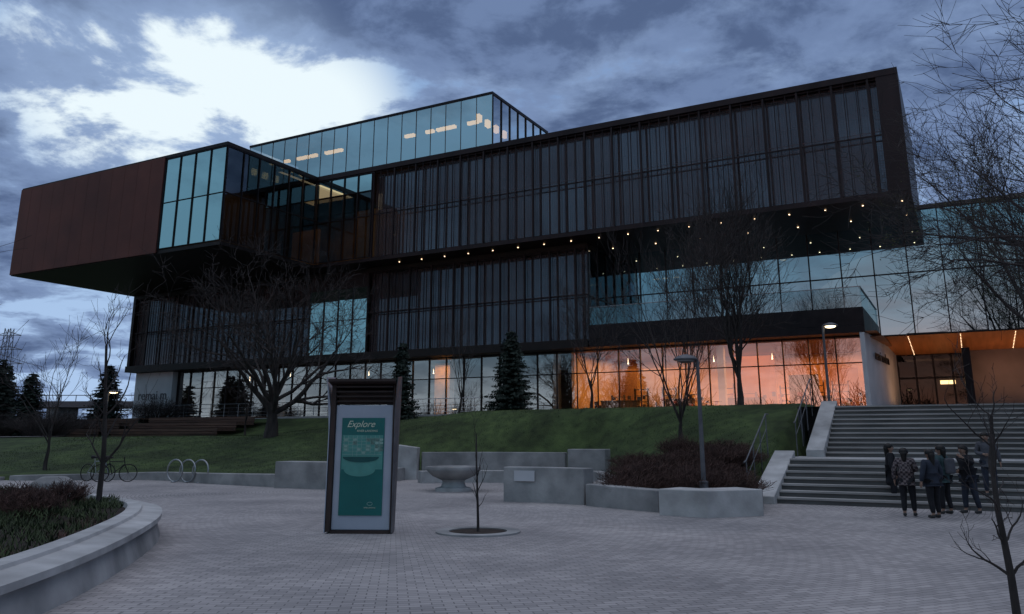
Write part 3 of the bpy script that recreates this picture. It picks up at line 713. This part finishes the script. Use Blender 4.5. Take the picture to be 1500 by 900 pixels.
# ---------------------------------------------------------------- bridge and pylon
br=bpy.data.objects.new('road_bridge',None); COL.objects.link(br); br.location=(-120,175,0)
tag(br,'long dark road bridge over the river','bridge')
g=MB(); g.box(-80,110,-5,5,7.6,8.8); g.obj('deck',M_pole,br)
pme_=boxmesh('pier',2.4,8,7.7,M_conc)
for x in range(-70,111,24): mkobj('pier',pme_,br,(x,0,-.1))
g=MB()
for x in range(-80,110,3): g.box(x-.06,x+.06,-4.9,-4.8,8.8,9.9)
g.box(-80,110,-4.92,-4.8,9.9,10.05); g.obj('parapet',M_pole,br)
g=MB(); H0=32
for sx in (-1,1):
    for sy in (-1,1): g.path([(sx*3,sy*3,0),(sx*1.1,sy*1.1,20),(sx*.8,sy*.8,H0)],.12,4)
for i in range(10):
    z0=i*H0/10; z1=z0+H0/10
    def hw(z): return 3-1.9*z/20 if z<20 else 1.1-.3*(z-20)/12
    for (a,b) in (((-1,-1),(1,-1)),((1,-1),(1,1)),((-1,1),(1,1)),((-1,-1),(-1,1))):
        g.path([(a[0]*hw(z0),a[1]*hw(z0),z0),(b[0]*hw(z1),b[1]*hw(z1),z1)],.06,3); g.path([(b[0]*hw(z0),b[1]*hw(z0),z0),(a[0]*hw(z1),a[1]*hw(z1),z1)],.06,3)
for z,l in ((22,5),(26,4.4),(30,3.6)): g.path([(-l,0,z),(0,0,z+1),(l,0,z)],.1,4); g.path([(-l,0,z),(l,0,z)],.08,4)
tag(g.obj('power_pylon',M_pole,None,(-126,205,0),scale=.88),'tall steel lattice power pylon beyond the trees','pylon')

# ---------------------------------------------------------------- street lamps
def lamp(loc,h,side,lit,label):
    e=bpy.data.objects.new('street_lamp',None); COL.objects.link(e); e.location=loc; tag(e,label,'street lamp')
    g=MB(); g.lathe([(.11,0),(.11,.18),(.06,.2),(.05,h*.6),(.04,h)],12); g.obj('pole',M_pole,e,smooth=False)
    g=MB(); g.path([(0,0,h-.25),(side*.1,0,h-.02),(side*.3,0,h+.05)],.025,6); g.obj('arm',M_pole,e)
    g=MB(); g.lathe([(.06,.14),(.2,.1),(.3,.03),(.3,0),(.24,-.01)][::-1],24,0,(side*.3,0,h)); g.obj('lamp_shade',M_pole,e)
    g=MB(); g.lathe([(.12,-.07),(.2,-.04),(.22,-.012)],20,0,(side*.3,0,h)); g.obj('lamp_glass',M_lampw if lit else M_steel,e)
lamp((4.72,21.0,.5),3.15,-1,False,'grey lamp post with flat round head, unlit')
lamp((12.55,33,2.9),3.2,1,True,'grey lamp post with glowing round head')
lamp((-24,49.5,gz(-24,49.5)),2.6,1,True,'grey lamp post with glowing head by the footpath')

e=bpy.data.objects.new('bike_rack',None); COL.objects.link(e); e.location=(-12.75,33.3,0); e.rotation_euler=(0,0,-.35); tag(e,'silver looped metal bike rack on the paving','bike rack')
for k in range(3):
    g=MB(); g.path([(math.cos(a)*.42+(-.62+.62*k),.12*math.sin(a*.5),.45+math.sin(a)*.42) for a in [2*math.pi*i/28 for i in range(28)]],.028,8,closed=True)
    g.box(-.62+.62*k-.05,-.62+.62*k+.05,-.05,.05,0,.04); g.obj('hoop',M_steel,e,smooth=True)
def bike(loc,rz,label,fm):
    e=bpy.data.objects.new('bicycle',None); COL.objects.link(e); e.location=loc; e.rotation_euler=(0,0,rz); tag(e,label,'bicycle','bicycles parked by the lawn')
    M_t=M_dark
    for wx in (-.52,.52):
        g=MB(); g.path([(wx+math.cos(a)*.33,0,.34+math.sin(a)*.33) for a in [2*math.pi*i/32 for i in range(32)]],.02,6,closed=True)
        for i in range(12):
            a=2*math.pi*i/12; g.path([(wx,0,.34),(wx+math.cos(a)*.32,0,.34+math.sin(a)*.32)],.003,3)
        g.obj('wheel',M_t,e)
    g=MB(); bb=(-.08,0,.3); st_=(-.2,0,.78); hd=(.34,0,.8); fk=(.37,0,.68)
    for a,b in ((bb,st_),(bb,fk),(st_,hd),(hd,fk),(fk,(.52,0,.34)),(bb,(-.52,0,.34)),((-.19,0,.74),(-.52,0,.34)),(st_,(-.22,0,.92)),(hd,(.32,0,.95))): g.path([a,b],.017,6)
    g.obj('frame',fm,e)
    g=MB(); g.path([(.3,-.28,.97),(.34,-.12,.96),(.32,0,.95),(.34,.12,.96),(.3,.28,.97)],.014,6); g.obj('handlebar',M_t,e)
    g=MB(); g.path([(-.36,0,.94),(-.25,0,.95),(-.08,0,.93)],[.07,.055,.02],8); g.obj('saddle',M_t,e)
bike((-15.9,34.0,0),.25,'dark bicycle parked beside the lawn edge',M_dark); bike((-16.7,34.3,0),-.3,'grey framed bicycle parked beside the lawn edge',M_steel)

# ---------------------------------------------------------------- kiosk
M_kpanel=mat('kiosk frame',(.40,.44,.51),(.35,.39,.46),2,.45,.2)
M_kside=mat('kiosk side',(.05,.032,.028),(.03,.02,.018),3,.6)
M_teal=mat('poster teal',(.014,.15,.14),(.010,.115,.108),1.2,.3)
M_teal2=mat('map teal',(.09,.30,.26),(.07,.25,.22),6,.3)
M_map=mat('map streets',(.27,.42,.37),(.2,.35,.3),12,.3)
M_river=mat('map river',(.01,.09,.09),(.008,.07,.07),6,.3)
M_cream=mat('poster cream',(.6,.66,.52),(.55,.6,.46),3,.3)
ki=bpy.data.objects.new('information_kiosk',None); COL.objects.link(ki); ki.location=(-2.85,16.25,0); ki.rotation_euler=(0,0,-.05)
tag(ki,'dark information kiosk with teal map poster on the plaza','kiosk')
g=MB(); g.box(-.52,.585,-.18,.18,.06,2.34); bevel(g.obj('cabinet',M_kpanel,ki),.015)
for x0_,x1_ in ((-.61,-.525),(.59,.615)):
    g=MB(); g.box(x0_,x1_,-.24,.12,.03,2.72); bevel(g.obj('side_post',M_kside,ki),.008)
g=MB(); g.box(-.52,.585,-.22,.22,.0,.055); g.obj('plinth',M_kside,ki)
for sx in (-1,1):
    g=MB(); x=sx*.622; dp=.25 if sx<0 else .05
    P=[(x,-.25,.02),(x,dp,.02),(x+sx*.06,dp,2.9),(x+sx*.06,-.36,2.86),(x,-.25,2.3)]
    th_=sx*.014
    g.v=P+[(a+th_,b,c) for a,b,c in P]; g.f=[(0,1,2,3,4),(9,8,7,6,5)]+[(i,(i+1)%5,(i+1)%5+5,i+5) for i in range(5)]; g.m=[0]*7
    g.obj('edge_trim',M_kpanel if sx<0 else M_pole,ki)
g=MB(); g.box(-.5,.57,-.1,.1,2.36,2.62)
for k in range(4):
    z=2.4+k*.09; g.box(-.52,.585,-.19-.03*k,-.13-.03*k,z,z+.03)
g.v+=[(-.65,-.40,2.78),(.65,-.40,2.78),(.6,.1,2.62),(-.6,.1,2.62),(-.65,-.40,2.83),(.65,-.40,2.83),(.6,.1,2.67),(-.6,.1,2.67)]
i=len(g.v)-8
for f in ((0,3,2,1),(4,5,6,7),(0,1,5,4),(1,2,6,5),(2,3,7,6),(3,0,4,7)): g.f.append(tuple(i+k for k in f)); g.m.append(0)
g.obj('canopy',M_kside,ki)
g=MB(); g.box(-.39,.43,-.2,-.181,.32,2.1); po=g.obj('poster',M_teal,ki)
g=MB(); g.quad((-.37,-.203,1.15),(.41,-.203,1.15),(.41,-.203,1.78),(-.37,-.203,1.78)); g.obj('map',M_teal2,po)
g=MB(); rr=random.Random(2)
for i in range(9):
    x=-.34+i*.085; g.box(x,x+.007,-.2065,-.2045,1.38+.1*rr.random(),1.77)
for i in range(6):
    z=1.42+i*.06; g.box(-.36,.39,-.2085,-.207,z,z+.006)
for i in range(30):
    x=-.34+rr.randrange(9)*.085; z=1.425+rr.randrange(5)*.06; g.box(x+.01,x+.075,-.2105,-.209,z+.008,z+.05)
g.obj('map_streets',M_map,po)
def disc(g,cx,cz,rx,rz_,a0,a1,y):
    n=24; i0=len(g.v); g.v.append((cx,y,cz))
    for i in range(n+1):
        a=a0+(a1-a0)*i/n; g.v.append((cx+rx*math.cos(a),y,cz+rz_*math.sin(a)))
    for i in range(n): g.f.append((i0,i0+1+i,i0+2+i)); g.m.append(0)
g=MB(); disc(g,-.0,1.38,.35,.10,math.pi,2*math.pi,-.2125); g.obj('map_river',M_river,po)
g=MB(); disc(g,-.02,1.15,.3,.13,math.pi,2*math.pi,-.2045); g.obj('map_inset',M_teal2,po)
for body,sz,x,z,shear in (('Explore',.17,-.03,1.93,.4),('RIVER LANDING',.055,.1,1.84,.2),('RIVER LANDING',.03,.2,.45,0)):
    t=mkobj('lettering',text_mesh(body,sz,.002,M_cream,shear),po,(x,-.204,z)); t.rotation_euler=(math.pi/2,0,0)
g=MB(); g.path([(.2+.05*math.cos(a),-.203,.53+.03*math.sin(a)) for a in [i*math.pi/8 for i in range(16)]],.004,4,closed=True); g.obj('emblem',M_map,po)

# ---------------------------------------------------------------- people
def skin(name,V,E,Rd,root,mt,parent,sub=1):
    me=bpy.data.meshes.new(name); me.from_pydata(V,E,[]); o=bpy.data.objects.new(name,me); COL.objects.link(o)
    m=o.modifiers.new('skin','SKIN'); m.use_smooth_shade=True
    for i,r in enumerate(Rd):
        sv=me.skin_vertices[0].data[i]; sv.radius=(r,r) if not hasattr(r,'__len__') else r; sv.use_root=(i==root)
    s=o.modifiers.new('sub','SUBSURF'); s.levels=sub; s.render_levels=sub
    bpy.context.view_layer.update(); dg=bpy.context.evaluated_depsgraph_get()
    m2=bpy.data.meshes.new_from_object(o.evaluated_get(dg)); bpy.data.objects.remove(o)
    m2.materials.clear(); m2.materials.append(mt)
    for p in m2.polygons: p.use_smooth=True
    return mkobj(name,m2,parent)
M_skin=mat('skin',(.32,.2,.15),(.27,.165,.12),5,.6)
M_eye=mat('eye',(.03,.02,.02),rough=.3); M_lip=mat('lip',(.3,.1,.08),rough=.5); M_shoe=mat('shoe',(.05,.05,.05),rough=.6)
M_hair=mat('hair',(.014,.011,.01),(.008,.007,.006),8,.5)
def plaid(name,a,b):
    m=mat(name,a); nt=m.node_tree; N=nt.nodes; L=nt.links
    ck=N.new('ShaderNodeTexChecker'); ck.inputs['Scale'].default_value=18; ck.inputs[1].default_value=(*a,1); ck.inputs[2].default_value=(*b,1)
    tc=N.new('ShaderNodeTexCoord'); L.new(tc.outputs['Object'],ck.inputs[0]); L.new(ck.outputs[0],N['Principled BSDF'].inputs['Base Color']); return m
def person(loc,face,h,top_m,leg_m,hairlen,LA,RA,label,coat=None,lean=0,stride=.0,bag=None):
    e=bpy.data.objects.new('person',None); COL.objects.link(e); e.location=loc; e.rotation_euler=(0,0,math.radians(face)); e.scale=(h/1.66*1.06,h/1.66*1.06,h/1.66); tag(e,label,'person')
    ly=lambda z: -lean*(z-.9)
    tp=[(0,0,.93),(0,ly(1.05),1.05),(0,ly(1.22),1.22),(0,ly(1.35),1.35),(0,ly(1.43),1.43),(0,ly(1.5)-.015,1.49),(0,ly(1.57)-.012,1.555),(0,ly(1.6),1.595)]
    tr=[(.135,.105),(.115,.09),(.135,.1),(.12,.085),.05,.062,.088,.075]
    V=list(tp); Rd=list(tr); Ed=[(i,i+1) for i in range(7)]
    V.append((0,ly(1.55)-.112,1.545)); Rd.append(.014); Ed.append((6,8))
    for s in (1,-1): V.append((s*.092,ly(1.55)-.0,1.55)); Rd.append(.018); Ed.append((6,len(V)-1))
    armsegs=[]
    for s,(el,wr) in ((1,LA),(-1,RA)):
        sh=(s*.165,ly(1.36),1.37); i0=len(V)
        V+= [sh,el,wr]; Rd+=[.055,.038,.026]; Ed+=[(3,i0),(i0,i0+1),(i0+1,i0+2)]; armsegs.append((sh,el,wr))
        d=(Vector(wr)-Vector(el)).normalized(); palm=Vector(wr)+d*.05; V.append(tuple(palm)); Rd.append((.034,.018)); Ed.append((i0+2,i0+3))
        side=d.cross(Vector((1,0,0))).normalized() if abs(d.x)<.8 else Vector((0,0,1)); nrm=d.cross(side)
        for k,l in enumerate((.062,.07,.066,.052)):
            b=palm+d*.028+side*(k-1.5)*.019; j=len(V); V+= [tuple(b),tuple(b+d*l*.55+nrm*.004*s),tuple(b+d*l*.95+nrm*.018*s)]; Rd+=[.009,.008,.007]; Ed+=[(i0+3,j),(j,j+1),(j+1,j+2)]
        j=len(V); b=palm-side*.033-d*.01; V+=[tuple(b),tuple(b-side*.018+d*.035)]; Rd+=[.011,.009]; Ed+=[(i0+3,j),(j,j+1)]
    legs=[]
    for s in (1,-1):
        f=stride*s; L_=[(s*.088,0,.86),(s*.1,-.02+f*.5,.47),(s*.105,.02+f,.08),(s*.12,-.13+f,.035)]; i0=len(V); V+=L_; Rd+=[.088,.056,.04,.034]; Ed+=[(0,i0),(i0,i0+1),(i0+1,i0+2),(i0+2,i0+3)]; legs.append(L_)
    skin('body',V,Ed,Rd,0,M_skin,e)
    V=tp[:4]+[(0,ly(1.41),1.41)]; Rd=[(.18,.15),(.16,.135),(.18,.15),(.165,.13),.075]; Ed=[(0,1),(1,2),(2,3),(3,4)]
    for sh,el,wr in armsegs:
        i0=len(V); V+=[sh,el,tuple(Vector(el).lerp(Vector(wr),.95))]; Rd+=[.082,.064,.05]; Ed+=[(3,i0),(i0,i0+1),(i0+1,i0+2)]
    if coat: V+=[(0,.01,(coat+.9)/2),(0,.01,coat)]; Rd+=[(.19,.17),(.22,.19)]; n=len(V); Ed+=[(0,n-2),(n-2,n-1)]
    else: V+=[(0,0,.84)]; Rd+=[(.18,.15)]; Ed+=[(0,len(V)-1)]
    skin('jacket',V,Ed,Rd,0,top_m,e)
    V=[(0,0,.92)]; Rd=[(.15,.13)]; Ed=[]
    for L_ in legs: i0=len(V); V+=[L_[0],L_[1],tuple(Vector(L_[2])+Vector((0,0,.03)))]; Rd+=[.112,.076,.056]; Ed+=[(0,i0),(i0,i0+1),(i0+1,i0+2)]
    skin('trousers',V,Ed,Rd,0,leg_m,e)
    for L_ in legs:
        a=Vector(L_[2]); b=Vector(L_[3]); skin('shoe',[(a.x,a.y+.03,.05),(a.x,a.y-.05,.055),(b.x,b.y-.02,.04)],[(0,1),(1,2)],[.045,.048,.036],1,M_shoe,e)
    hy=ly(1.57); g=MB(); n=18; rows=7
    for j in range(rows+1):
        ph_=j/rows*1.9
        for q in range(n):
            a=2*math.pi*q/n; rx=.108*math.sin(ph_); front=math.sin(a)<-.35
            zz=1.585+.108*math.cos(ph_)
            if front: zz=max(zz,1.60+.02*math.cos(q))
            g.v.append((rx*math.cos(a),hy+.012+rx*1.08*math.sin(a),zz))
    for j in range(rows):
        for q in range(n):
            g.f.append((j*n+q,j*n+(q+1)%n,(j+1)*n+(q+1)%n,(j+1)*n+q)); g.m.append(0)
    z=1.58; P=[]; Rr=[]
    while z>1.58-hairlen: P.append((0,hy+.06+.05*(1.58-z),z)); Rr.append(.085-.05*(1.58-z)/max(hairlen,.1)); z-=.06
    if len(P)>1: g.path(P,Rr,10)
    g.obj('hair',M_hair,e,smooth=True)
    for s in (1,-1):
        g=MB(); g.lathe([(.003,-.01),(.011,-.006),(.013,0),(.011,.006),(.003,.01)],8); g.obj('eye',M_eye,e,(s*.034,hy-.098,1.565))
    g=MB(); g.path([(-.025,hy-.088,1.51),(0,hy-.096,1.512),(.025,hy-.088,1.51)],.006,5); g.obj('mouth',M_lip,e)
    if bag:
        g=MB(); g.box(-.14,.14,.12,.27,.98,1.36); bevel(g.obj('backpack',bag,e),.05,3)
    return e
black=mat('black cloth',(.018,.018,.022),(.011,.011,.014),8,.9); navy=mat('navy cloth',(.035,.042,.06),(.024,.028,.042),8,.9)
tealc=mat('teal cloth',(.05,.085,.09),(.03,.055,.06),8,.9); greyc=mat('grey cloth',(.10,.10,.115),(.07,.07,.08),8,.9); pl_=plaid('plaid cloth',(.16,.13,.13),(.04,.03,.035))
dn=((.26,.02,1.12),(.27,-.05,.87)); dnr=((-.26,.02,1.12),(-.27,-.05,.87))
ph=((.24,.0,1.13),(.12,-.24,1.12)); phr=((-.24,.0,1.13),(-.1,-.24,1.13))
person((9.95,22.3,0),70,1.56,black,black,.35,ph,dnr,'person in long black coat with dark hair standing',coat=.5)
person((9.0,19.45,0),150,1.48,pl_,black,.3,dn,phr,'person in plaid shirt and black leggings standing',stride=.06)
person((9.36,19.0,0),195,1.46,navy,black,.42,dn,dnr,'person in dark jacket with long hair, back turned',coat=.78,stride=.03)
person((10.12,20.0,0),215,1.54,tealc,black,.25,dn,phr,'person in teal grey jacket standing in the group',stride=-.04,bag=greyc)
person((10.8,20.15,0),-75,1.54,black,navy,.2,((.3,-.12,1.22),(.22,-.32,1.38)),((-.2,.1,1.15),(-.12,-.15,1.05)),'person in black jacket gesturing with raised hand',lean=.12,stride=.1)
xx,yy=xy(uw(12.0,21.4)[0],-25.42)
person((xx,yy,.32),-20,1.52,greyc,navy,.12,dn,((-.24,.0,1.13),(-.1,-.22,1.1)),'person in grey jacket standing on the steps',stride=.03)

# ---------------------------------------------------------------- world
wd=bpy.data.worlds.new('World'); sc.world=wd; wd.use_nodes=True; nt=wd.node_tree; N=nt.nodes; L=nt.links; N.clear()
def mth(op,a,b=None,c=None,cl=False):
    n=N.new('ShaderNodeMath'); n.operation=op; n.use_clamp=cl
    for i,v in enumerate((a,b,c)):
        if v is None: continue
        if isinstance(v,(int,float)): n.inputs[i].default_value=v
        else: L.new(v,n.inputs[i])
    return n.outputs[0]
def ramp(v,a,b):
    n=N.new('ShaderNodeMapRange'); n.interpolation_type='SMOOTHSTEP'; L.new(v,n.inputs[0]); n.inputs[1].default_value=a; n.inputs[2].default_value=b; return n.outputs[0]
def mix(f,a,b,bt='MIX'):
    n=N.new('ShaderNodeMix'); n.data_type='RGBA'; n.blend_type=bt
    if isinstance(f,(int,float)): n.inputs[0].default_value=f
    else: L.new(f,n.inputs[0])
    for i,v in ((6,a),(7,b)):
        if isinstance(v,tuple): n.inputs[i].default_value=(*v,1)
        else: L.new(v,n.inputs[i])
    return n.outputs[2]
tc=N.new('ShaderNodeTexCoord'); nrm=N.new('ShaderNodeVectorMath'); nrm.operation='NORMALIZE'; L.new(tc.outputs['Generated'],nrm.inputs[0]); D=nrm.outputs[0]
sp=N.new('ShaderNodeSeparateXYZ'); L.new(D,sp.inputs[0]); X,Y,Z=sp.outputs
zc=mth('ADD',mth('MAXIMUM',Z,0.0),.20)
cb=N.new('ShaderNodeCombineXYZ'); L.new(mth('DIVIDE',X,zc),cb.inputs[0]); L.new(mth('DIVIDE',Y,zc),cb.inputs[1])
def noise(sc_,det,rough,off=(0,0,0),dist=0):
    mp=N.new('ShaderNodeMapping'); mp.inputs[1].default_value=off; L.new(cb.outputs[0],mp.inputs[0])
    n=N.new('ShaderNodeTexNoise'); n.inputs['Scale'].default_value=sc_; n.inputs['Detail'].default_value=det; n.inputs['Roughness'].default_value=rough; n.inputs['Distortion'].default_value=dist
    L.new(mp.outputs[0],n.inputs['Vector']); return n.outputs[0]
n1=noise(2.7,8,.6,(3.1,1.7,0),.25); n2=noise(5.5,6,.62,(7,2,0),.2)
def dot(v):
    n=N.new('ShaderNodeVectorMath'); n.operation='DOT_PRODUCT'; L.new(D,n.inputs[0]); n.inputs[1].default_value=v; return n.outputs['Value']
def nv(v): v=Vector(v).normalized(); return tuple(v)
spA=ramp(dot(nv((-.35,.93,.385))),.983,.999); spB=ramp(dot(nv((-.49,.925,.42))),.990,.9998); spC=ramp(dot(nv((-.25,.935,.37))),.990,.9995)
sp_=mth('MAXIMUM',spA,mth('MAXIMUM',mth('MULTIPLY',spB,.7),mth('MULTIPLY',spC,.7)))
halo=ramp(dot(nv((-.36,.925,.38))),.93,.995)
dens=mth('SUBTRACT',mth('ADD',mth('ADD',n1,.075),mth('MULTIPLY',ramp(Z,.41,.47),.07)),mth('ADD',mth('MULTIPLY',sp_,.125),mth('MULTIPLY',ramp(Z,.20,.06),.06)))
mask=ramp(dens,.45,.54)
gap=mix(ramp(Z,.0,.6),(.42,.58,.84),(.14,.27,.54)); gap=mix(mth('MULTIPLY',halo,.45),gap,(.42,.60,.85)); gap=mix(mth('MULTIPLY',sp_,1.5,cl=True),gap,(.84,.95,1.0))
core=ramp(dens,.49,.66); cl=mix(core,(.24,.34,.55),(.085,.13,.25)); cl=mix(mth('MULTIPLY',ramp(n2,.42,.62),.75),cl,(.18,.26,.45))
cl=mix(mth('MULTIPLY',sp_,.4),cl,(.46,.62,.88))
sky=mix(mask,gap,cl)
sky=mix(mth('MULTIPLY',ramp(Z,.62,.85),.85),sky,(.96,1.02,1.2))  # unseen overhead sky, brightened to add ambient light on the plaza
back=ramp(dot((-.62,-.78,0)),-.25,.6)
pale=mix(ramp(Z,.03,.115),(.62,.72,.80),(.14,.27,.37)); pale=mix(ramp(Z,.22,.5),pale,(.24,.42,.60))
pale=mix(mth('MULTIPLY',ramp(n1,.42,.6),.4),pale,(.07,.12,.18))
sky=mix(mth('MULTIPLY',mth('MULTIPLY',back,.92),ramp(Z,.7,.6)),sky,pale)
warm=mth('MULTIPLY',ramp(dot((-.52,-.854,0)),.93,.995),mth('POWER',2.718,mth('MULTIPLY',mth('MAXIMUM',Z,0.0),-17.0)))
warm=mth('MULTIPLY',warm,mth('ADD',.55,n2),None,True)
sky=mix(warm,sky,(2.3,.90,.58))
sky=mix(ramp(Z,-.02,-.1),sky,(.05,.05,.06))
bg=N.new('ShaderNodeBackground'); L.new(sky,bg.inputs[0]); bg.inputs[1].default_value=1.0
nis=N.new('ShaderNodeTexSky'); nis.sky_type='NISHITA'; nis.sun_disc=False; nis.sun_elevation=math.radians(1); nis.sun_rotation=math.radians(210)
bg2=N.new('ShaderNodeBackground'); L.new(nis.outputs[0],bg2.inputs[0]); bg2.inputs[1].default_value=.0012
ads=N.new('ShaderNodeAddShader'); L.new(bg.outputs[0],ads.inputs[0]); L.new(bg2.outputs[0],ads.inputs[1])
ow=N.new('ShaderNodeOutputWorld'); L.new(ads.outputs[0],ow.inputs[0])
# the sun has all but set: a very faint, very soft lamp low behind the viewer
sl=bpy.data.lights.new('sun','SUN'); sl.energy=.006; sl.angle=math.radians(20); sl.color=(1,.75,.6)
so_=bpy.data.objects.new('sun',sl); COL.objects.link(so_); so_.rotation_euler=Vector((.5,.866,-.03)).to_track_quat('-Z','Y').to_euler()

cam=bpy.data.cameras.new('camera'); co=bpy.data.objects.new('camera',cam); COL.objects.link(co); sc.camera=co
co.location=(0,0,1.75); co.rotation_euler=(math.pi/2+math.atan(.24),0,0); cam.lens=28.8; cam.sensor_width=36; cam.shift_y=-98/1500; cam.clip_end=6000; cam.clip_start=.05
